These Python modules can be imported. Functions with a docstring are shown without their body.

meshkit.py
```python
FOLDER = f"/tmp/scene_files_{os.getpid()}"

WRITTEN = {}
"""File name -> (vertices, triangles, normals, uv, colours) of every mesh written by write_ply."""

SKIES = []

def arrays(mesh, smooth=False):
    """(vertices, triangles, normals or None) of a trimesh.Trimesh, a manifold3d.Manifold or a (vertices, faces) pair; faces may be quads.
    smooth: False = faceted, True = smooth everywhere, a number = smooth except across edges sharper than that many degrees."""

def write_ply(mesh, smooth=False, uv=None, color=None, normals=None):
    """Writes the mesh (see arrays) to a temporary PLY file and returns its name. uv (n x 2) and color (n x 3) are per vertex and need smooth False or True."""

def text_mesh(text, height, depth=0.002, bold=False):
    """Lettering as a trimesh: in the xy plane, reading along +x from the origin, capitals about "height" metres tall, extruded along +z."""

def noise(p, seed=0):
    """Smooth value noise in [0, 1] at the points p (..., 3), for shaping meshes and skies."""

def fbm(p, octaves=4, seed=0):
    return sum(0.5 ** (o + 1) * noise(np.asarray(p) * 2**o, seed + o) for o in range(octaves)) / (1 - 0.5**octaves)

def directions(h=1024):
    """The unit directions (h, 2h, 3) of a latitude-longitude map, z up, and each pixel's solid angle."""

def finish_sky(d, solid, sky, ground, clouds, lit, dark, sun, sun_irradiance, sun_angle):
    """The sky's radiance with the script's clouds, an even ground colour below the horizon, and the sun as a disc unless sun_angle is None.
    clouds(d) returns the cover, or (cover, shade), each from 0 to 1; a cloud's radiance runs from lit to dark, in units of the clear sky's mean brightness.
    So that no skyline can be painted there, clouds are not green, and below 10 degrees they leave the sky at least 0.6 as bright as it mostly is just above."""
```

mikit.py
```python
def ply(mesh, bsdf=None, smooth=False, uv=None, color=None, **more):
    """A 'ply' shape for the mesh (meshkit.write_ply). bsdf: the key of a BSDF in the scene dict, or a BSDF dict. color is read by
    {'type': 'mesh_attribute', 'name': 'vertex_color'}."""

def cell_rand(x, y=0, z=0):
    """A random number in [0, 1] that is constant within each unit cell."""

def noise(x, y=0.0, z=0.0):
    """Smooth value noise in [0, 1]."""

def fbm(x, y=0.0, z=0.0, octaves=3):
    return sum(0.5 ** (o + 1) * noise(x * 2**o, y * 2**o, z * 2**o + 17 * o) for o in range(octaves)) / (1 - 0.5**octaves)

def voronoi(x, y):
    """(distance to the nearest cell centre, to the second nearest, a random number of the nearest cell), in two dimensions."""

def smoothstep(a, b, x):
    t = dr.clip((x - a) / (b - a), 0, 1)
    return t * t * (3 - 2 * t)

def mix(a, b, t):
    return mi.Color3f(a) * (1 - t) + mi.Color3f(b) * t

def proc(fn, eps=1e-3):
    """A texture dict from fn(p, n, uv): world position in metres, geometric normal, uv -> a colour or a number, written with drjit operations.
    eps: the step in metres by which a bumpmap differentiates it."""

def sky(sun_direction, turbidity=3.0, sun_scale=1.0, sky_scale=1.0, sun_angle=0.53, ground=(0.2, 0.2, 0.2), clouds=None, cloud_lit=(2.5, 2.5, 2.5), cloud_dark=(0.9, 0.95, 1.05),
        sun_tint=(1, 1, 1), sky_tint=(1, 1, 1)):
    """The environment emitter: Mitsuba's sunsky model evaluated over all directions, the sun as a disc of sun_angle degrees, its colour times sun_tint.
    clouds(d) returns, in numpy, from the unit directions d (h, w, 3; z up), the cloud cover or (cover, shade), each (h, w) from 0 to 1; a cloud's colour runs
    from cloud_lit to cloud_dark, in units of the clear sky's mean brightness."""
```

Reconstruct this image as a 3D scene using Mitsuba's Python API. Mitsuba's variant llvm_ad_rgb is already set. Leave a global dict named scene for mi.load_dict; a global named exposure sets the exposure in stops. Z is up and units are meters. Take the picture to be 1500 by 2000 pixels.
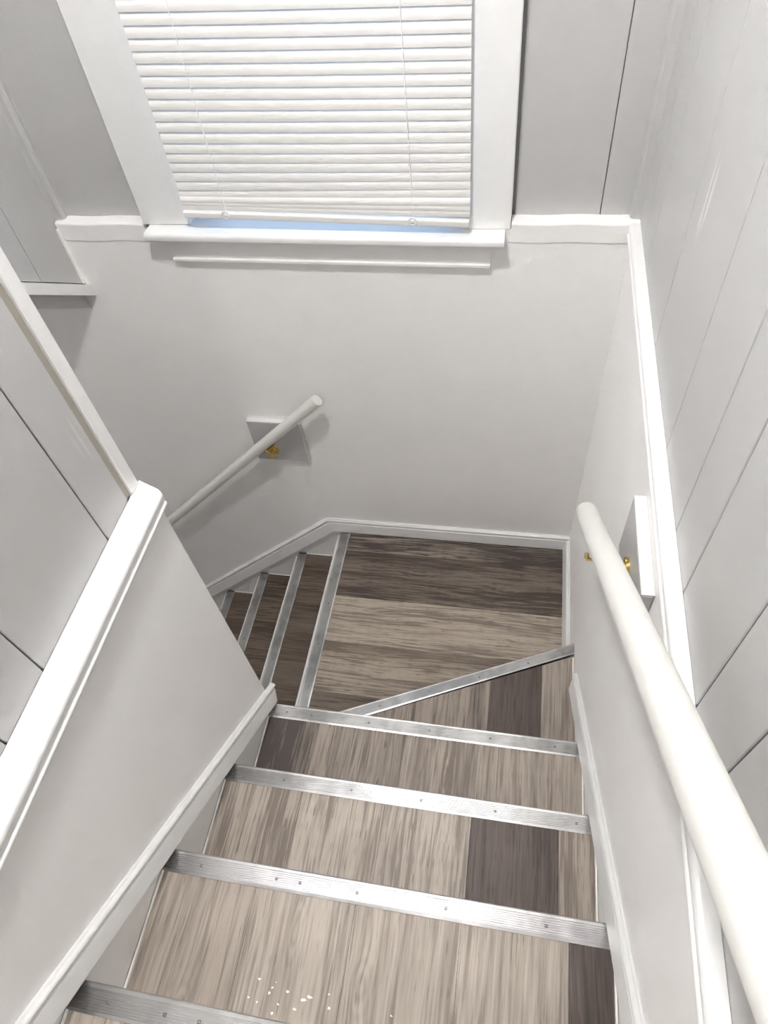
import math, numpy as np, trimesh, shapely, shapely.geometry as sg
import drjit as dr
import mitsuba as mi
import mikit
from mikit import proc, noise, fbm, smoothstep, mix
import meshkit

T = mi.ScalarTransform4f
scene, labels = {'type': 'scene'}, {}
rng = np.random.default_rng(7)

# ------------------------------------------------------------------ camera, light, exposure
EYE = np.array([-0.2494, -1.5583, 2.1949])
FWD = np.array([-0.17377, 0.59433, -0.78522])
UP = np.array([-0.07325, 0.78734, 0.61215])
scene['camera'] = {'type': 'perspective', 'fov': 2 * math.degrees(math.atan(750 / 1325.23)), 'fov_axis': 'x', 'near_clip': 0.02,
                   'to_world': T().look_at(origin=EYE.tolist(), target=(EYE + FWD).tolist(), up=UP.tolist())}
exposure = 0.52
scene['daylight'] = {'type': 'constant', 'radiance': {'type': 'rgb', 'value': [0.75, 1.05, 1.5]}}
LAMP_AT = (-0.60, -0.96, 2.96)
LAMP_RADIANCE = [365, 360, 353]
FILL_AT = (-0.42, -2.75, 3.02)  # unseen fill light behind the camera, added to brighten the far wall
FILL_RADIANCE = [46, 45.4, 44.8]

# ------------------------------------------------------------------ measures (metres); landing z = 0, far wall y = 0, right wall x = 0
W = 0.86            # width of the upper flight
R1, T1 = 0.1888, 0.2296
R2, T2 = 0.1978, 0.2217
YP = -0.892         # first straight nosing
XL = -0.893         # edge of the landing
YW = -0.507         # winder nosing on the right wall
H = 1.317           # top of the chair rails
YU, XU, XUL, XLEFT = 0.036, 0.0122, -0.90, -1.50   # panel planes: far, right, partition, left
YC = -0.888         # end of the partition
ZC = 3.15           # ceiling
YB = -3.35          # back wall
S1 = R1 / T1
NOSE = 0.040

# ------------------------------------------------------------------ materials
def rgb(*c): return {'type': 'rgb', 'value': list(c)}
def mat(key, d): scene[key] = {'type': 'twosided', 'id': key, 'b': d} if d['type'] not in ('twosided',) else d
def principled(color, rough=0.5, metal=0.0, **k):
    return {'type': 'principled', 'base_color': color if isinstance(color, dict) else rgb(*color), 'roughness': rough if isinstance(rough, dict) else float(rough), 'metallic': float(metal), **k}

def paint_fn(base, amount, scale=3.0):
    def fn(p, n, uv):
        v = fbm(p.x * scale, p.y * scale, p.z * scale, octaves=3)
        return mi.Color3f(*base) * (1 + amount * (v - 0.5))
    return fn
def lumps(p, n, uv):
    return 0.0010 * fbm(p.x * 38, p.y * 38, p.z * 38, octaves=2) + 0.0004 * noise(p.x * 260, p.y * 260, p.z * 260)
def brushed(p, n, uv):
    return 0.0003 * fbm(p.x * 22, p.y * 22, p.z * 22, octaves=2)
def panel_fn(p, n, uv):
    """grey paint with two patches of dried brush strokes where it was touched up"""
    c = paint_fn(PANEL, 0.08, 5.0)(p, n, uv)
    st = smoothstep(0.45, 0.75, noise(p.y * 160, p.z * 9, 3.0))
    a = smoothstep(1.0, 0.3, dr.sqrt(dr.square((p.y + 0.520) / 0.030) + dr.square((p.z - 1.65) / 0.085))) * smoothstep(-0.05, 0.0, p.x)
    b = smoothstep(1.0, 0.3, dr.sqrt(dr.square((p.y + 0.925) / 0.020) + dr.square((p.z - 1.485) / 0.06))) * smoothstep(-0.80, -0.85, p.x) * smoothstep(-1.0, -0.95, p.x)
    return c * (1 + 0.28 * st * (a + 0.7 * b))
WALL = (0.78, 0.772, 0.764)
PANEL = (0.42, 0.417, 0.416)
mat('wall_paint', {'type': 'bumpmap', 'arbitrary': proc(lumps), 'scale': 1.0, 'b': principled(proc(paint_fn(WALL, 0.07)), 0.55)})
mat('panel_paint', {'type': 'bumpmap', 'arbitrary': proc(brushed), 'scale': 1.0, 'b': principled(proc(panel_fn), 0.45)})
mat('white_paint', principled((0.72, 0.72, 0.717), 0.38))
mat('cream_paint', principled((0.62, 0.613, 0.588), 0.42))
mat('blind_vinyl', principled((0.67, 0.66, 0.645), 0.45))
mat('cord_white', principled((0.80, 0.79, 0.80), 0.7))
mat('caulk', principled((0.82, 0.81, 0.79), 0.6))
mat('brass', principled((0.70, 0.53, 0.20), 0.25, 1.0))
mat('screw_metal', principled((0.22, 0.21, 0.20), 0.45, 0.8))
mat('ceiling_paint', principled((0.80, 0.79, 0.77), 0.7))
mat('rust', principled((0.10, 0.060, 0.038), 0.9))
mat('dark_beige', principled((0.27, 0.25, 0.215), 0.8))  # even dark beige, only for the strip beside the corner board
mat('dark_gap', principled((0.06, 0.05, 0.045), 0.9))
mat('lamp_metal', principled((0.75, 0.74, 0.72), 0.35, 0.9))
mat('lamp_glass', principled((0.85, 0.85, 0.85), 0.4))
scene['pane_glass'] = {'type': 'thindielectric', 'id': 'pane_glass'}

def alu_color(p, n, uv):
    w = fbm(p.x * 7, p.y * 7 + p.z * 5, p.z * 9, octaves=3)
    d = fbm(p.x * 45, p.y * 45, p.z * 45, octaves=2)
    c = mix((0.38, 0.377, 0.375), (0.60, 0.597, 0.593), smoothstep(0.30, 0.62, 0.7 * w + 0.3 * d))
    worn = smoothstep(0.16, 0.0, p.x + 0.86) * smoothstep(0.30, 0.60, 0.5 * w + 0.5 * d + 0.10) * smoothstep(0.5, 0.6, p.z + 0.05)
    return c * (1 - 0.55 * worn)
def alu_rough(p, n, uv):
    return 0.17 + 0.20 * fbm(p.x * 14, p.y * 14, p.z * 14 + 5, octaves=2)
mat('aluminium', principled(proc(alu_color), proc(alu_rough), 0.88))

KNOTS = [(-0.75, -0.070, 0.060, 0.020), (-0.55, -0.045, 0.05, 0.010), (-0.20, -0.105, 0.060, 0.020), (-0.40, -0.09, 0.04, 0.010), (-0.78, -0.275, 0.09, 0.014), (-0.48, -0.345, 0.05, 0.010)]
def wood_fn(axis, base, dark, amount, seed, edge=None, knots=(), rings=()):
    """Printed vinyl oak: long grain along the plank, streaks, pores; edge = (position, width, strength) of a darker printed band."""
    def fn(p, n, uv):
        a, l = (p.x, p.y) if axis == 'y' else (p.y, p.x)
        s = seed + p.z * 23.0
        warp = 0.020 * (fbm(a * 7, l * 3.2, s, octaves=2) - 0.5)
        swirl = mi.Float(0)
        for kx, ky, rx, ry in rings:
            q = dr.sqrt(dr.square((p.x - kx) / rx) + dr.square((p.y - ky) / ry) + 0.02)
            f = dr.exp(-1.3 * dr.square(q))
            warp = warp + 0.010 * f
            swirl = swirl + f * (0.22 * dr.sin(q * 13 + 5 * fbm(p.x * 25, p.y * 25, s, octaves=2)) + 0.16 * smoothstep(0.5, 0.1, q))
        broad = fbm((a + warp) * 17, l * 1.3, s, octaves=3)
        fine = fbm((a + warp) * 260, l * 11.0, s + 3, octaves=3)
        mid_ = fbm((a + warp) * 75, l * 5.0, s + 13, octaves=2)
        grain = 0.5 + (fine - 0.5) * (0.75 + 1.3 * noise(a * 34, l * 4, s + 21)) + 0.55 * (mid_ - 0.5)
        pore = noise((a + warp * 0.5) * 620, l * 30, s + 9)
        t = dr.clip(0.36 + amount * (1.5 * (broad - 0.5) + 1.5 * (grain - 0.5)) + swirl, 0, 1)
        t = dr.clip(t + 0.75 * smoothstep(0.70, 0.95, pore), 0, 1.0)
        if edge is not None:
            t = dr.clip(t + edge[2] * smoothstep(edge[1], 0, dr.abs(a - edge[0])), 0, 1.0)
        for kx, ky, rx, ry in knots:
            q = dr.sqrt(dr.square((p.x - kx) / rx) + dr.square((p.y - ky) / ry))
            t = dr.clip(t + 0.7 * smoothstep(1.1, 0.2, q + 0.5 * (grain - 0.5)), 0, 1.0)
        c = mix(base, dark, t)
        return c * (0.94 + 0.12 * noise(a * 900, l * 60, s))
    return fn
def wood(key, *a, **k): mat(key, principled(proc(wood_fn(*a, **k)), 0.5, specular=0.28))
wood('oak_light', 'y', (0.335, 0.290, 0.250), (0.15, 0.122, 0.102), 1.0, 1.0, rings=[(-0.615, -1.215, .020, .055), (-0.35, -1.03, .016, .06), (-0.75, -1.60, .02, .05)])
wood('oak_pale', 'y', (0.385, 0.338, 0.295), (0.185, 0.153, 0.129), 1.0, 4.0, rings=[(-0.435, -1.515, .022, .050), (-0.57, -1.45, .014, .06), (-0.33, -1.24, .014, .05)])
wood('oak_mid', 'y', (0.3, 0.255, 0.213), (0.115, 0.092, 0.076), 1.0, 7.0)
wood('oak_dark', 'y', (0.088, 0.068, 0.060), (0.035, 0.026, 0.023), 0.9, 11.0)
wood('oak_smoky', 'y', (0.285, 0.242, 0.205), (0.052, 0.041, 0.037), 0.9, 15.0, edge=(-0.84, 0.16, 0.9), rings=[(-0.845, -1.03, .05, .07), (-0.36, -0.70, .012, .05)])
wood('landing_back', 'x', (0.245, 0.203, 0.17), (0.047, 0.037, 0.034), 1.2, 21.0, knots=KNOTS[:4] + [(-0.16, -0.065, 0.27, 0.060)])
wood('landing_brown', 'x', (0.155, 0.126, 0.102), (0.045, 0.034, 0.029), 1.1, 24.0, knots=KNOTS[2:5], rings=[(-0.55, -0.18, .07, .03), (-0.22, -0.22, .06, .025)])
wood('landing_pale', 'x', (0.39, 0.335, 0.278), (0.17, 0.137, 0.111), 1.0, 27.0, knots=KNOTS[5:], rings=[(-0.70, -0.36, .085, .020), (-0.44, -0.375, .07, .018), (-0.17, -0.43, .06, .016)])
wood('landing_mid', 'x', (0.335, 0.284, 0.232), (0.125, 0.098, 0.078), 1.0, 31.0, edge=(-0.50, 0.075, 0.8))
wood('landing_dark', 'x', (0.15, 0.12, 0.097), (0.056, 0.043, 0.035), 1.0, 35.0)
wood('step_brown', 'x', (0.128, 0.099, 0.077), (0.04, 0.029, 0.023), 1.0, 41.0)

# ------------------------------------------------------------------ helpers
def add(key, mesh, bsdf, smooth=False, label=None, cat=None, group=None, kind=None, **more):
    base, n = key, 0
    while key in scene:
        n += 1
        key = f'{base}_{n:03d}'
    scene[key] = mikit.ply(mesh, bsdf, smooth, **more)
    tag(key, label, cat, group, kind)
    return key
def tag(key, label=None, cat=None, group=None, kind=None):
    d = {k: v for k, v in (('label', label), ('category', cat), ('group', group), ('kind', kind)) if v}
    if d: labels[key] = {**labels.get(key, {}), **d}
def box(x0, x1, y0, y1, z0, z1, bevel=0.0):
    if bevel <= 0:
        m = trimesh.creation.box((x1 - x0, y1 - y0, z1 - z0))
    else:
        b = bevel
        pts = []
        for sx in (0, 1):
            for sy in (0, 1):
                for sz in (0, 1):
                    for ax in range(3):
                        o = [b, b, b]; o[ax] = 0
                        pts.append([(x1 - o[0]) if sx else (x0 + o[0]), (y1 - o[1]) if sy else (y0 + o[1]), (z1 - o[2]) if sz else (z0 + o[2])])
        m = trimesh.convex.convex_hull(np.array(pts))
        return m
    m.apply_translation(((x0 + x1) / 2, (y0 + y1) / 2, (z0 + z1) / 2))
    return m
def cat(*ms): return trimesh.util.concatenate(list(ms))
def extrude(poly, o, ex, ey, depth_vec):
    """polygon in the plane o + a*ex + b*ey, extruded by depth_vec."""
    p = poly if isinstance(poly, shapely.Geometry) else sg.Polygon(poly)
    m = trimesh.creation.extrude_polygon(p, 1.0, engine='earcut')
    M = np.eye(4); M[:3, 0], M[:3, 1], M[:3, 2], M[:3, 3] = ex, ey, depth_vec, o
    m.apply_transform(M)
    trimesh.repair.fix_normals(m)
    return m
def sweep(path, prof, n, closed_ends=True):
    """profile (out along n, up across the path) along a polyline lying in the plane with normal n, mitred."""
    path = np.asarray(path, float); n = np.asarray(n, float)
    d = np.diff(path, axis=0); d /= np.linalg.norm(d, axis=1, keepdims=True)
    ups = np.array([np.cross(n, k) for k in d])
    ups *= np.sign((ups @ np.array([0.01, 0.02, 1.0])))[:, None]
    ms = []
    for i in range(len(path)):
        if i == 0: m = ups[0]
        elif i == len(path) - 1: m = ups[-1]
        else:
            m = ups[i - 1] + ups[i]; m = m / (m @ ups[i])
        ms.append(m)
    prof = np.asarray(prof, float); k = len(prof)
    V = np.vstack([P + prof[:, :1] * n + prof[:, 1:] * m for P, m in zip(path, ms)])
    F = []
    for i in range(len(path) - 1):
        for j in range(k):
            a, b = i * k + j, i * k + (j + 1) % k
            F += [[a, b, b + k], [a, b + k, a + k]]
    tv, tf = trimesh.creation.triangulate_polygon(sg.Polygon(prof), engine='earcut')
    # earcut keeps the profile's own vertices in order
    lut = [int(np.argmin(np.linalg.norm(prof - q, axis=1))) for q in tv]
    cap = np.array(lut)[tf]
    off = (len(path) - 1) * k
    F += cap.tolist() + (cap[:, ::-1] + off).tolist()
    m = trimesh.Trimesh(V, np.array(F), process=False)
    trimesh.repair.fix_normals(m)
    return m
def arc(cx, cy, r, a0, a1, k=7):
    return [(cx + r * math.cos(math.radians(t)), cy + r * math.sin(math.radians(t))) for t in np.linspace(a0, a1, k)]
def cyl(a, b, r, sections=24):
    return trimesh.creation.cylinder(radius=r, segment=[a, b], sections=sections)
def rod(a, b, r, bev=0.003, sections=40):
    """a round rail with eased ends."""
    a, b = np.array(a, float), np.array(b, float); L = np.linalg.norm(b - a)
    m = trimesh.creation.revolve([(0, 0), (r - bev, 0), (r - bev * .3, bev * .3), (r, bev), (r, L - bev), (r - bev * .3, L - bev * .3), (r - bev, L), (0, L)], sections=sections)
    m.apply_transform(trimesh.geometry.align_vectors([0, 0, 1], (b - a) / L)); m.apply_translation(a)
    return m

# ------------------------------------------------------------------ walls
far = sg.Polygon([(-3.0, -2.0), (0.10, -2.0), (0.10, 1.30), (-3.0, 1.30)])
add('wall_far', extrude(far, [0, 0, 0], [1, 0, 0], [0, 0, 1], [0, 0.10, 0]), 'wall_paint', kind='structure',
    label='pale grey painted plaster wall below the window, with grey boards above the ledge', cat='wall')
# window opening
OX0, OX1, OZ0, OZ1 = -1.108, -0.402, 1.300, 2.35
GAP = 0.0013
def board_far(x0, x1, z0, z1): return box(x0 + .0008, x1 - .0008, YU, YU + 0.014, z0, z1, 0.0014)
for x0, x1 in ((-3.0, -1.51), (-1.51, -1.10), (-0.2775, -0.078), (-0.078, 0.03)):
    add('wall_far__panel', board_far(x0, x1, 1.302, ZC), 'panel_paint')
add('wall_far__panel', box(-0.42, -0.2885, YU, YU + 0.014, 1.302, ZC, 0.0014), 'panel_paint')
add('wall_far__panel', box(-1.10, -0.42, YU, YU + 0.014, 2.36, ZC, 0.0014), 'panel_paint')
add('wall_far__backing', cat(box(-3.0, OX0 - .02, YU + .0145, .16, 1.302, ZC), box(OX1 + .02, .10, YU + .0145, .16, 1.302, ZC), box(OX0 - .02, OX1 + .02, YU + .0145, .16, 2.37, ZC)), 'panel_paint')

add('wall_right', box(0, 0.10, YB, -0.0005, -2.0, 1.30), 'wall_paint', kind='structure',
    label='pale grey painted wall on the right behind the handrail, with vertical boards above its rail', cat='wall')
cuts = [0.034, -0.09, -0.197, -0.448, -0.716, -0.887, -0.999, -1.169, -1.279, -1.53, -1.80, -1.97, -2.08, -2.25, -2.36, -2.61, -2.88, -3.05, YB]
for y1, y0 in zip(cuts[:-1], cuts[1:]):
    add('wall_right__panel', box(XU, XU + 0.014, y0 + GAP, y1 - GAP, 1.302, ZC, 0.0014), 'panel_paint')
add('wall_right__backing', box(XU + .0145, .10, YB, .034, 1.302, ZC), 'panel_paint')

# partition: lower plaster, upper boards
add('wall_partition', box(-W - 0.10, -W, YB, YC, -2.0, 1.30), 'wall_paint', kind='structure',
    label='pale grey plaster half wall left of the upper steps, with grooved boards above its white cap', cat='wall')
add('wall_partition__corner_strip', box(XUL - .0140, XUL - .0018, -.9065, -.8940, H - .0035, ZC - .001), 'dark_beige', label='dark beige strip beside the corner board')
pc = [-0.9068 + GAP, -0.992, -1.229, -1.339, -1.51, -1.62, -1.87, -2.14, -2.31, -2.42, -2.70, -3.0, YB]
for y1, y0 in zip(pc[:-1], pc[1:]):
    add('wall_partition__panel', box(XUL - 0.014, XUL, y0 + GAP, y1 - GAP, 1.302, ZC, 0.0014), 'panel_paint')
add('wall_partition__backing', box(XUL - 0.06, XUL - 0.0145, YB, -.884, 1.302, ZC), 'panel_paint')
add('wall_lower', box(-3.0, -W - 0.1005, YC - 0.10, YC, -2.0, 1.30), 'wall_paint', kind='structure', label='pale wall on the near side of the lower steps, hidden behind the half wall', cat='wall')
add('wall_lower__panel', box(-3.0, XUL - 0.0145, -.8825, -.8675, 1.302, ZC, 0.001), 'panel_paint')

# left wall over the lower steps: its lower edge climbs towards the camera
SL = 0.70
zb = lambda y: 1.045 - SL * y
def left_poly(z_off0, z_off1, y0=-0.886, y1=0.034):
    return [(y0, zb(y0) + z_off0), (y1, zb(y1) + z_off0), (y1, ZC if z_off1 is None else zb(y1) + z_off1), (y0, ZC if z_off1 is None else zb(y0) + z_off1)]
add('wall_left', extrude(left_poly(0.0, None, y1=-0.001), [-2.98, 0, 0], [0, 1, 0], [0, 0, 1], [1.464, 0, 0]), 'panel_paint', kind='structure',
    label='dim grey wall at the far left above the lower steps, its bottom edge sloping', cat='wall')
lc = [0.034, -0.155, -0.40, -0.62, -0.886]
for y1, y0 in zip(lc[:-1], lc[1:]):
    q = [(y0 + .001, zb(y0) + .085), (y1 - .001, zb(y1) + .085), (y1 - .001, ZC), (y0 + .001, ZC)]
    add('wall_left__panel', extrude(q, [XLEFT - .014, 0, 0], [0, 1, 0], [0, 0, 1], [.014, 0, 0]), 'panel_paint')
add('wall_left__ledge_strip', extrude(left_poly(0.045, 0.082, y1=0.0), [XLEFT - .014, 0, 0], [0, 1, 0], [0, 0, 1], [0.034, 0, 0]), 'white_paint', label='white strip along the sloping bottom of the wall')
add('wall_left__caulk', sweep([(-1.5, -.004, 1.30), (-1.5, -.004, 1.135)], [(-.004, -.004), (.004, -.004), (.004, .006), (-.004, .006)], [0, -1, 0]), 'caulk')

add('wall_back', box(-W - .1, .1, YB - .1, YB, -2.0, ZC), 'panel_paint', kind='structure', label='grey boarded wall behind the camera at the top of the stairs', cat='wall')
add('wall_end', box(-3.1, -3.0, YC - .1, .1, -2.0, ZC), 'wall_paint', kind='structure', label='pale wall at the foot of the lower steps, out of view', cat='wall')
add('ceiling', box(-3.1, .1, YB - .1, .16, ZC, ZC + .1), 'ceiling_paint', kind='structure', label='white ceiling high above the stairwell', cat='ceiling')
add('floor', box(-3.0, .0, YB, .0, -2.1, -2.0), 'step_brown', kind='structure', label='floor at the foot of the lower steps, out of view', cat='floor')

# ------------------------------------------------------------------ trims
RAIL = [(-.030, -.016)] + [(.004, -.016)] + arc(.006, -.007, .007, -90, 0, 4) + arc(.006, -.006, .0075, 0, 90, 5) + [(-.030, .0015)]
def chair_profile(back, front):
    """(out from the lower wall face, height below the top): flat top, round nose, cove and a small bead."""
    r = 0.009
    return [(-back, 0)] + arc(front - r, -r, r, 90, -35, 7) + [(front - .0045, -.0165), (front - .0045, -.0265)] + arc(front - .004, -.0305, .0042, 75, -75, 6) + [(front - .0075, -.0355), (.0030, -.0365), (.0, -.056), (-.0002, -.056), (-.0002, -.0165), (-back, -.0165)]
CR = [(o, u) for o, u in chair_profile(XU - .0005, .013)]
add('trim_1', sweep([(0, YB + .001, H), (0, -0.0036, H)], CR, [-1, 0, 0]), 'white_paint', 35, kind='structure', label='white chair rail running along the right wall', cat='trim')
CL = chair_profile(.039, .014)
m = sweep([(-W, YB + .001, H - .004), (-W, YC - .030, H - .004), (-W, YC + .028, H - .004)], CL, [1, 0, 0])
v = np.array(m.vertices); k = v[:, 1] > YC; v[k, 1] -= .024 * np.clip((v[k, 0] + .897) / .052, 0, 1) ** 1.6; m.vertices = v
add('trim_2', m, 'white_paint', 35, kind='structure', label='white cap along the top of the left half wall', cat='trim')
def far_ledge(x0, x1):
    pr = [(-YU + .0004, 0)] + arc(-.004, -.007, .007, 90, 0, 6) + [(.003, -.050), (-.0002, -.052), (-.0002, -.016), (-YU + .0004, -.016)]
    n = 24
    path = [(x, 0, H + 0.0012 * math.sin(x * 37)) for x in np.linspace(x0, x1, n)]
    return sweep(path, pr, [0, -1, 0])
add('trim_3', far_ledge(-0.282, XU - .0006), 'wall_paint', 35, kind='structure', label='white ledge on the far wall right of the window', cat='trim')
add('trim_4', far_ledge(XLEFT + .002, -1.240), 'wall_paint', 35, kind='structure', label='white ledge on the far wall left of the window', cat='trim')
# corner strips
q = [(XU, YU)] + [(XU - .024, YU)] + arc(XU - .014, YU - .012, .010, 160, 290, 5) + [(XU, YU - .024)]
add('trim_5', extrude(q, [0, 0, H + .0005], [1, 0, 0], [0, 1, 0], [0, 0, ZC - H - .001]), 'panel_paint', 30, kind='structure', label='grey upright corner strip in the far right corner', cat='trim')
q = [(XLEFT, YU)] + [(XLEFT + .026, YU)] + arc(XLEFT + .014, YU - .012, .012, 30, -110, 5) + [(XLEFT, YU - .026)]
add('trim_6', extrude(q, [0, 0, H + .001], [1, 0, 0], [0, 1, 0], [0, 0, ZC - H - .002]), 'panel_paint', 30, kind='structure', label='pale upright corner strip at the far left of the window wall', cat='trim')
add('trim_7', box(XUL - .0140, -.8955, -.8935, -.8665, H - .0035, ZC - .001, .0015), 'white_paint', kind='structure', label='white upright corner board standing on the end of the half wall cap', cat='trim')

# base mouldings
BASE = [(0, 0), (.019, 0), (.0195, .004), (.0125, .0455), (.0095, .0475), (.0075, .0490), (.0085, .0515)] + arc(.0075, .0580, .0062, -50, 105, 7) + [(.003, .0668), (0, .0668)]
S2 = R2 / T2
add('baseboard_far', sweep([(-2.55, 0, -1.445), (-0.919, 0, 0.006), (-.0001, 0, 0.006)], BASE, [0, -1, 0]), 'white_paint', 30, kind='structure',
    label='white baseboard along the far wall, bending down beside the lower steps', cat='baseboard')
add('baseboard_right', sweep([(0, -0.0197, 0.006), (0, YW + .012, 0.006)], BASE, [-1, 0, 0]), 'white_paint', 30, kind='structure',
    label='short white baseboard on the right side of the landing', cat='baseboard')
nz = lambda y: 2 * R1 + S1 * (YP - y)
SLOPE = [(o, u * .86) for o, u in BASE]
y0 = YP - (R1 * 1.0 - 2 * R1 + .012) / S1 * -1
ym = YP + (R1 - .010) / S1
m = sweep([(0, ym, nz(ym) + .012), (0, YB + .3, nz(YB + .3) + .012)], SLOPE, [-1, 0, 0])
add('trim_8', m, 'white_paint', 30, kind='structure', label='white sloping moulding following the steps along the right wall', cat='trim')
m = sweep([(-W, YC, nz(YC) + .010), (-W, YB + .3, nz(YB + .3) + .010)], SLOPE, [1, 0, 0])
add('trim_9', m, 'white_paint', 30, kind='structure', label='white sloping moulding following the steps along the left half wall', cat='trim')

# ------------------------------------------------------------------ window
add('window_1', cat(box(OX0 - .02, OX0, .002, .15, OZ0, OZ1 + .02), box(OX1, OX1 + .02, .002, .15, OZ0, OZ1 + .02), box(OX0, OX1, .002, .15, OZ1, OZ1 + .02)), 'white_paint',
    kind='structure', label='white framed window behind the blind on the far wall', cat='window')
add('window_1__casing', box(-1.238, OX0 + .002, -.002, YU - .0003, H - .005, 2.47, .002), 'white_paint')
add('window_1__casing', box(OX1 - .002, -.2835, -.002, YU - .0003, 1.300, 2.47, .002), 'white_paint')
add('window_1__casing', box(OX0 + .0025, OX1 - .0025, -.002, YU - .0003, OZ1, 2.47, .002), 'white_paint')
st = [(-.10, 0)] + arc(.040, -.009, .009, 90, 0, 5) + arc(.040, -.015, .009, 0, -90, 5) + [(.0005, -.024), (-.10, -.024)]
sill = sweep([(-1.222, 0, 1.312), (-.296, 0, 1.299)], st, [0, -1, 0])
add('window_1__sill', sill, 'white_paint', 40)
add('window_1__apron', sweep([(-1.180, -.0002, 1.286), (-.328, -.0002, 1.274)], [(0, 0), (.012, 0), (.012, -.060), (.018, -.062), (.018, -.068), (.0, -.070)], [0, -1, 0]), 'wall_paint')
fz = 1.3105
add('window_1__sash', cat(box(OX0 + .0005, OX0 + .045, .075, .10, fz, OZ1, .002), box(OX1 - .045, OX1 - .0005, .075, .10, fz, OZ1, .002), box(OX0 + .045, OX1 - .045, .075, .10, fz, fz + .03, .002),
    box(OX0 + .045, OX1 - .045, .075, .10, 1.80, 1.84, .002), box(OX0 + .045, OX1 - .045, .075, .10, OZ1 - .05, OZ1, .002)), 'white_paint')
add('window_1__pane', box(OX0 + .044, OX1 - .044, .0872, .0876, fz + .029, 1.801), 'pane_glass')
add('window_1__pane', box(OX0 + .044, OX1 - .044, .0872, .0876, 1.839, OZ1 - .049), 'pane_glass')

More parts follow.
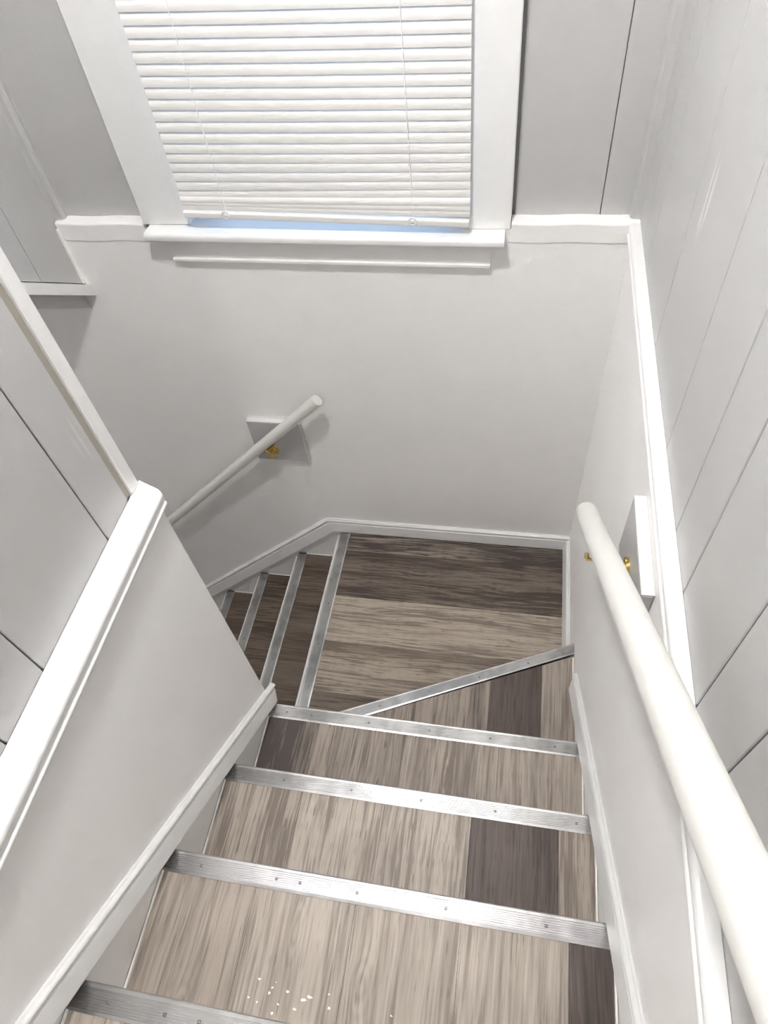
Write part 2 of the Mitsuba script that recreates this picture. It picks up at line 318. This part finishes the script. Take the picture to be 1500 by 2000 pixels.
# ------------------------------------------------------------------ blind
BY = -0.022
left_z = [1.591, 1.568, 1.544, 1.521, 1.496, 1.473, 1.452, 1.430, 1.407, 1.384, 1.363]
right_z = [1.573, 1.551, 1.529, 1.506, 1.484, 1.462, 1.441, 1.421, 1.400, 1.381, 1.362]
dz = (0.03 - BY) * .565
lz = [z + dz for z in left_z]; rz = [z + dz for z in right_z]
while lz[0] < 2.36:
    lz.insert(0, lz[0] + .0232); rz.insert(0, rz[0] + .0228)
XB0, XB1 = -1.098, -0.379
def slat_mesh(zl, zr, w=.0255, tilt=17, x0=XB0, x1=XB1, y=BY):
    nu, nv = 9, 7
    V = []
    for i in range(nu):
        u = i / (nu - 1); x = x0 + (x1 - x0) * u; z0 = zl + (zr - zl) * u - .0012 * math.sin(math.pi * u)
        for j in range(nv):
            s = j / (nv - 1)                                    # 0 = lower edge, in front; 1 = upper edge, behind
            b = .0032 * 4 * s * (1 - s)
            V.append([x, y + s * w * math.sin(math.radians(tilt)) - b * math.cos(math.radians(tilt)), z0 + s * w * math.cos(math.radians(tilt)) + b * math.sin(math.radians(tilt))])
    V = np.array(V); k = len(V); off = np.array([0, .0005, .00015])
    F = []
    for i in range(nu - 1):
        for j in range(nv - 1):
            a = i * nv + j; F += [[a, a + nv, a + nv + 1], [a, a + nv + 1, a + 1]]
    F = np.array(F); V2 = np.vstack([V, V + off]); G = [F, F[:, ::-1] + k]
    ring = [i * nv for i in range(nu)] + [(nu - 1) * nv + j for j in range(1, nv)] + [i * nv + nv - 1 for i in range(nu - 2, -1, -1)] + [j for j in range(nv - 2, 0, -1)]
    E = []
    for a, b in zip(ring, ring[1:] + ring[:1]): E += [[a, a + k, b + k], [a, b + k, b]]
    m = trimesh.Trimesh(V2, np.vstack(G + [np.array(E)]), process=False); trimesh.repair.fix_normals(m); return m
labels['window_blind'] = {'label': 'white horizontal slat blind lowered over the window, its bottom rail just above the sill', 'category': 'blind'}
for zl, zr in zip(lz, rz):
    add('window_blind__slat', slat_mesh(zl, zr), 'blind_vinyl', 40)
for zl, zr in ((1.3810, 1.3700), (1.3740, 1.3560), (1.3660, 1.3440)):
    add('window_blind__slat', slat_mesh(zl, zr, tilt=12, w=.020, y=BY - .003), 'blind_vinyl', 40)
bl, br = 1.352, 1.325
BR = [(-.010, .004)] + arc(.008, .004, .004, -90, 0, 4) + arc(.008, .013, .004, 0, 90, 4) + [(-.010, .017)]
add('window_blind__bottom_rail', sweep([(XB0, BY, bl - .004), (XB1 - .003, BY, br - .004)], BR, [0, -1, 0]), 'blind_vinyl', 40)
add('window_blind__headrail', box(XB0 - .005, XB1 + .005, BY - .018, BY + .012, 2.385, 2.425, .002), 'blind_vinyl')
for cx in (-0.985, -0.515):
    u = (cx - XB0) / (XB1 - XB0); zb_ = bl + (br - bl) * u
    add('window_blind__cord', cyl([cx, BY - .0052, zb_ + .008], [cx, BY - .0052, 2.39], .0008, 8), 'cord_white')
    b = trimesh.creation.icosphere(2, 1.0); b.apply_scale([.0085, .006, .0075]); b.apply_translation([cx, BY - .0105, zb_ + .009])
    b2 = trimesh.creation.torus(.009, .0022, 20, 8); b2.apply_transform(trimesh.transformations.rotation_matrix(math.pi / 2, [1, 0, 0])); b2.apply_translation([cx, BY - .0125, zb_ + .0085])
    add('window_blind__cord_button', cat(b, b2), 'blind_vinyl', True)

# ------------------------------------------------------------------ staircase
labels['staircase'] = {'label': 'upper flight of grey brown plank steps with ribbed aluminium nosings, down to the landing', 'category': 'staircase'}
labels['landing'] = {'label': 'brown plank landing floor below the window wall, edged with an aluminium nosing', 'category': 'landing'}
labels['staircase_001'] = {'label': 'lower flight of dark brown plank steps going down left behind the half wall', 'category': 'staircase'}
COLS = [-W, -0.663, -0.468, -0.271, -0.081, 0.0]
TH = 0.005
def plank(poly, z):
    return extrude(sg.Polygon(poly).buffer(-.0003, join_style=2), [0, 0, z - TH], [1, 0, 0], [0, 1, 0], [0, 0, TH])
def nosing_profile():
    """(out from the back edge towards the nose, up): flat with fine ribs, turned down at the nose."""
    pts = [(0, 0), (0, .0022), (.004, .0030)]
    n = 8; w = (NOSE - .011) / n
    for i in range(n):
        a = .005 + i * w
        pts += [(a, .0032), (a + w * .22, .0018), (a + w * .50, .0018), (a + w * .72, .0032)]
    pts += arc(NOSE - .003, .0005, .003, 80, 0, 4) + [(NOSE, -.024), (NOSE - .0018, -.024), (NOSE - .0018, 0)]
    return pts
def nosing(a, b, z, screws, root='staircase'):
    """a strip whose nose edge runs a -> b (2-D), the tread lying on its left hand side going a to b reversed."""
    a, b = np.array(a, float), np.array(b, float); d = (b - a) / np.linalg.norm(b - a); back = np.array([d[1], -d[0]])   # tread side
    out = np.array([-back[0], -back[1], 0])
    pr = [(u, v) for u, v in nosing_profile()]
    o = np.array([a[0], a[1], z]) - out * NOSE
    L = np.linalg.norm(b - a)
    m = extrude(pr, o, out, [0, 0, 1], np.array([d[0], d[1], 0]) * L)
    v = np.array(m.vertices); v[:, 0] = np.minimum(v[:, 0], -.0008); m.vertices = v
    k = add(root + '__nosing', m, 'aluminium')
    if root == 'staircase' and a[0] < -W + .01: add(k + '__rust', box(-W + .0002, -W + .0062, a[1] - NOSE * .9, a[1] + .0012, z - .014, z + .0042, .001), 'rust', label='rusty brown end')
    if root != 'staircase': add(k + '__end_gap', box(b[0] + .003, b[0] + NOSE - .004, b[1] - .004, b[1] + .0025, z, z + .0036), 'dark_gap', label='dark gap at the wall end')
    for s in screws:
        c = np.array([*(a + d * s * L), z]) - out * (NOSE * .52)
        h = trimesh.creation.revolve([(0, .0040), (.0016, .0038), (.0033, .0026), (.0033, .0010), (0, .0010)][::-1], sections=14); h.apply_translation(c)
        add(k + '__screw', h, 'screw_metal')
    return k
def tread(name, z, planks, caulks=(), root='staircase'):
    """planks: (polygon, material); the first plank's hull carries the tread board below."""
    hull = shapely.union_all([sg.Polygon(p).buffer(1e-5) for p, _ in planks]).buffer(-2e-5, join_style=2)
    k = add(root + '__' + name, extrude(hull, [0, 0, z - .030], [1, 0, 0], [0, 1, 0], [0, 0, .030 - TH - .0002]), 'dark_gap')
    for p, m in planks: add(k + '__plank', plank(p, z), m)
    for a, b in caulks:
        a, b = np.array([*a, z + .001]), np.array([*b, z + .001])
        n = 14; path = np.linspace(a, b, n)
        pr = np.array([(-.0024, -.001), (.0024, -.001), (.0016, .0024), (-.0016, .0024)])
        d = (b - a) / np.linalg.norm(b - a); sd = np.array([-d[1], d[0], 0])
        add(k + '__caulk', trimesh.convex.convex_hull(np.vstack([P + sd * q[0] + np.array([0, 0, q[1]]) for P in (a, b) for q in pr])), 'caulk')
    return k

# landing
LE = XL + NOSE - .001
rows = [(-.0125, -.10, 'landing_back'), (-.10, -.309, 'landing_brown'), (-.309, -.499, 'landing_pale'), (-.499, -.69, 'landing_mid'), (-.69, -.886, 'landing_dark')]
tread('deck', 0.0, [([(LE, y0), (-.0126, y0), (-.0126, y1), (LE, y1)], m) for y1, y0, m in rows], root='landing')
nosing((XL, YC + .002), (XL, -.004), 0.0, [.05, .235, .42, .61, .80, .95], root='landing')
# lower flight, going down to the left
for i in range(1, 8):
    x1, x0, z = XL - (i - 1) * T2 - .018, XL - i * T2 + NOSE - .001, -i * R2
    cutsy = [-.006, -.11 - .02 * (i % 2), -.31 + .012 * i, -.50, -.69, YC + .002]
    tread('tread', z, [([(x0, b), (x1, b), (x1, a), (x0, a)], 'step_brown') for a, b in zip(cutsy[:-1], cutsy[1:])], [((x0, -.0045), (x1, -.0045))], root='staircase_001')
    nosing((XL - i * T2, YC + .002), (XL - i * T2, -.006), z, [.05, .24, .43, .62, .81, .96], root='staircase_001')
    add('staircase_001__riser', box(x1, x1 + .014, YC + .002, -.002, z + .0005, z + R2 - .0305), 'white_paint')
# winder
d0 = np.array([-W, YP]); d1 = np.array([0, YW]); dd = (d1 - d0) / np.linalg.norm(d1 - d0); back = np.array([dd[1], -dd[0]])
wl = lambda x, off=0: (d0 + back * off)[1] + (x - (d0 + back * off)[0]) * dd[1] / dd[0]
yr = YP - .018
o1 = NOSE - .001
def wplank(x0, x1, m):
    xs = max(x0, -W + (.0002)); ya, yb = wl(xs, o1), wl(x1, o1)
    if ya <= yr + .002:
        t = (yr - ya) / (yb - ya); xs = xs + t * (x1 - xs) + .004; ya = wl(xs, o1)
    return ([(xs, yr), (x1, yr), (x1, yb), (xs, ya)], m)
tread('winder_tread', R1, [wplank(-W, -.663, 'oak_mid'), wplank(-.663, -.480, 'oak_mid'), wplank(-.480, -.252, 'oak_smoky'), wplank(-.252, -.097, 'oak_dark'), wplank(-.097, -.001, 'oak_light')],
      [((-.0035, YW - .05), (-.0035, -.63))])
nosing(d0 + dd * .045 + back * 0, d1 - dd * .002, R1, [.10, .28, .46, .64, .82, .95])
# straight steps
mats = {1: ['oak_smoky', 'oak_smoky', 'oak_light', 'oak_light', 'oak_light'],
        2: ['oak_light', 'oak_pale', 'oak_pale', 'oak_dark', 'oak_light'],
        3: ['oak_light', 'oak_pale', 'oak_pale', 'oak_pale', 'oak_dark'],
        4: ['oak_light', 'oak_pale', 'oak_light', 'oak_mid', 'oak_light']}
scr = {1: [.06, .145, .335, .53, .72, .915], 2: [.17, .36, .55, .745, .95], 3: [.09, .27, .325, .455, .65, .86], 4: [.075, .185, .25, .44, .63, .82]}
for i in range(1, 8):
    z, yn = (i + 1) * R1, YP - (i - 1) * T1
    y1, y0 = yn - NOSE + .001, yn - T1 - .018
    k = tread('tread', z, [([(a + (.0005 if a == -W else 0), y0), (b - (.0005 if b == 0 else 0), y0), (b - (.0005 if b == 0 else 0), y1), (a + (.0005 if a == -W else 0), y1)], mats.get(i, mats[4])[j]) for j, (a, b) in enumerate(zip(COLS[:-1], COLS[1:]))],
          [((-W + .0035, y0), (-W + .0035, y1)), ((-.0035, y0), (-.0035, y1))])
    nosing((-W + .0005, yn), (-.0005, yn), z, scr.get(i, scr[2]))
    add('staircase__riser', box(-W + .0005, -.0005, yn - .018, yn - .004, z - R1 + .0005, z - .0305), 'white_paint')
    if i == 3:
        fl = []
        for q in range(20):
            cx, cy = -.62 + .5 * rng.random() ** 1.2, y0 + .022 + .05 * rng.random() ** 2
            if q < 8: cx, cy = -.56 + .05 * rng.standard_normal(), y0 + .055 + .02 * rng.standard_normal()
            r = .0010 + .0022 * rng.random(); ang = np.sort(rng.random(7)) * 2 * math.pi
            pts = np.array([[cx + r * (0.6 + .8 * rng.random()) * math.cos(t) * 1.6, cy + r * (0.6 + .8 * rng.random()) * math.sin(t)] for t in ang])
            hp = sg.MultiPoint(pts).convex_hull
            if hp.geom_type == 'Polygon': fl.append(extrude(hp, [0, 0, z + .00002], [1, 0, 0], [0, 1, 0], [0, 0, .0004]))
        add(k + '__paint_specks', cat(*fl), 'caulk', kind='stuff', label='small white paint specks')
add('staircase__riser', extrude([(d0 + dd * .02 + back * .004), (d1 - dd * .01 + back * .004), (d1 - dd * .01 + back * .016), (d0 + dd * .02 + back * .016)], [0, 0, .0005], [1, 0, 0], [0, 1, 0], [0, 0, R1 - .031]), 'white_paint')
zf = 9 * R1
add('staircase__upper_landing', box(-W + .0005, -.0005, YB + .001, YP - 7 * T1 - .001, zf - .03, zf), 'oak_light')

# ------------------------------------------------------------------ handrails
def bracket(parent, c, n, rail_c, axis):
    """c: centre of the rosette on the block face, n: wall normal, rail_c: rail axis point above, axis: rail direction."""
    c, n, rail_c, axis = (np.array(q, float) for q in (c, n, rail_c, axis))
    ros = cyl(c, c + n * .006, .019, 24)
    p1 = c + n * .034; up = rail_c - axis * ((rail_c - p1) @ axis)
    arm = cat(cyl(c, p1, .0065, 16), trimesh.creation.icosphere(2, .0075).apply_translation(p1), cyl(p1, rail_c - np.array([0, 0, .018]), .006, 16))
    sid = np.cross(axis, [0, 0, 1.0]); sid /= np.linalg.norm(sid); dn = np.cross(axis, sid); dn *= -np.sign(dn[2])
    o = rail_c + dn * .0208
    sad = extrude([(-.032, -.011), (.032, -.011), (.032, .011), (-.032, .011)], o, axis, sid, dn * .003)
    tabs = [cyl(rail_c + dn * .0195 + sid * q, rail_c + dn * .010 + sid * q, .0042, 12) for q in (-.0245, .0245)] + [extrude([(-.005, -.0255), (.005, -.0255), (.005, .0255), (-.005, .0255)], rail_c + dn * .0195, axis, sid, dn * .003)]
    k = add(parent + '__bracket', cat(ros, arm, sad, *tabs), 'brass', 30, label='small brass bracket')
    side = np.cross(n, [0, 0, 1.0])
    for s in (-1, 1):
        h = trimesh.creation.icosphere(2, 1.0); h.apply_scale([.0045] * 3); h.apply_translation(c + n * .006 + np.array([0, 0, s * .0185]))
        add(k + '__screw', h, 'brass', True)
def block(x0, x1, y0, y1, z0, z1): return box(x0, x1, y0, y1, z0, z1, .003)
# right
RX, RR = -0.075, .0225
ra = np.array([RX, -0.615, 1.003]); rs = np.array([0, -1, .800]); rs /= np.linalg.norm(rs)
labels['handrail'] = {'label': 'long white round handrail descending along the right wall', 'category': 'handrail'}
add('handrail__rail', rod(ra, ra + rs * 2.2, RR), 'cream_paint', 40)
k = add('handrail__mounting_block', block(-.022, -.0003, -.945, -.735, 1.055, 1.212), 'panel_paint', label='grey square wooden block with white edges')
add(k + '__white_edge', box(-.0215, -.0005, -.944, -.736, 1.2121, 1.2135), 'white_paint')
rc = ra + rs * ((-.835 + .615) / rs[1])
bracket('handrail', [-.022, -.835, 1.128], [-1, 0, 0], rc, rs)
# far
fa = np.array([-.842, -.070, .776]); fs = np.array([-.7095, 0, -.675]); fs /= np.linalg.norm(fs)
labels['handrail_001'] = {'label': 'white round handrail on the far wall under the window, descending left', 'category': 'handrail'}
add('handrail_001__rail', rod(fa, fa + fs * 1.9, .019), 'cream_paint', 40)
k = add('handrail_001__mounting_block', block(-1.136, -.945, -.020, -.0003, .425, .613), 'panel_paint', label='grey square wooden block with white edges')
add(k + '__white_edge', box(-1.135, -.946, -.0195, -.0005, .6131, .6145), 'white_paint')
fc = fa + fs * ((-1.066 + .842) / fs[0])
bracket('handrail_001', [-1.066, -.020, .478], [0, -1, 0], fc, fs)

# ------------------------------------------------------------------ lamps: one over the steps, two unseen ones added as fill
def lamp(name, at, radiance, label, r=.10):
    labels[name] = {'label': label, 'category': 'lamp'}
    g = trimesh.creation.icosphere(3, r); g.apply_translation(at)
    add(name + '__globe', g, 'lamp_glass', True, emitter={'type': 'area', 'radiance': rgb(*radiance)})
    add(name + '__canopy', cyl([at[0], at[1], at[2] + r - .005], [at[0], at[1], ZC - .0005], .055, 32), 'lamp_metal', 40)
lamp('ceiling_lamp', LAMP_AT, LAMP_RADIANCE, 'white globe lamp on the ceiling over the steps', .068)
lamp('ceiling_lamp_001', FILL_AT, FILL_RADIANCE, 'added fill light, an unseen globe on the ceiling at the top of the stairs')
labels['lower_fill'] = {'label': 'added fill light, a small globe at the foot of the lower steps, out of view', 'category': 'lamp'}
g = trimesh.creation.icosphere(3, .06); g.apply_translation((-2.90, -.45, .55))  # unseen globe added to brighten the deep lower left of the stairwell
add('lower_fill__globe', g, 'lamp_glass', True, emitter={'type': 'area', 'radiance': rgb(34, 33.3, 32.5)})
add('lower_fill__canopy', cyl([-2.9995, -.45, .55], [-2.955, -.45, .55], .04, 32), 'lamp_metal', 40)
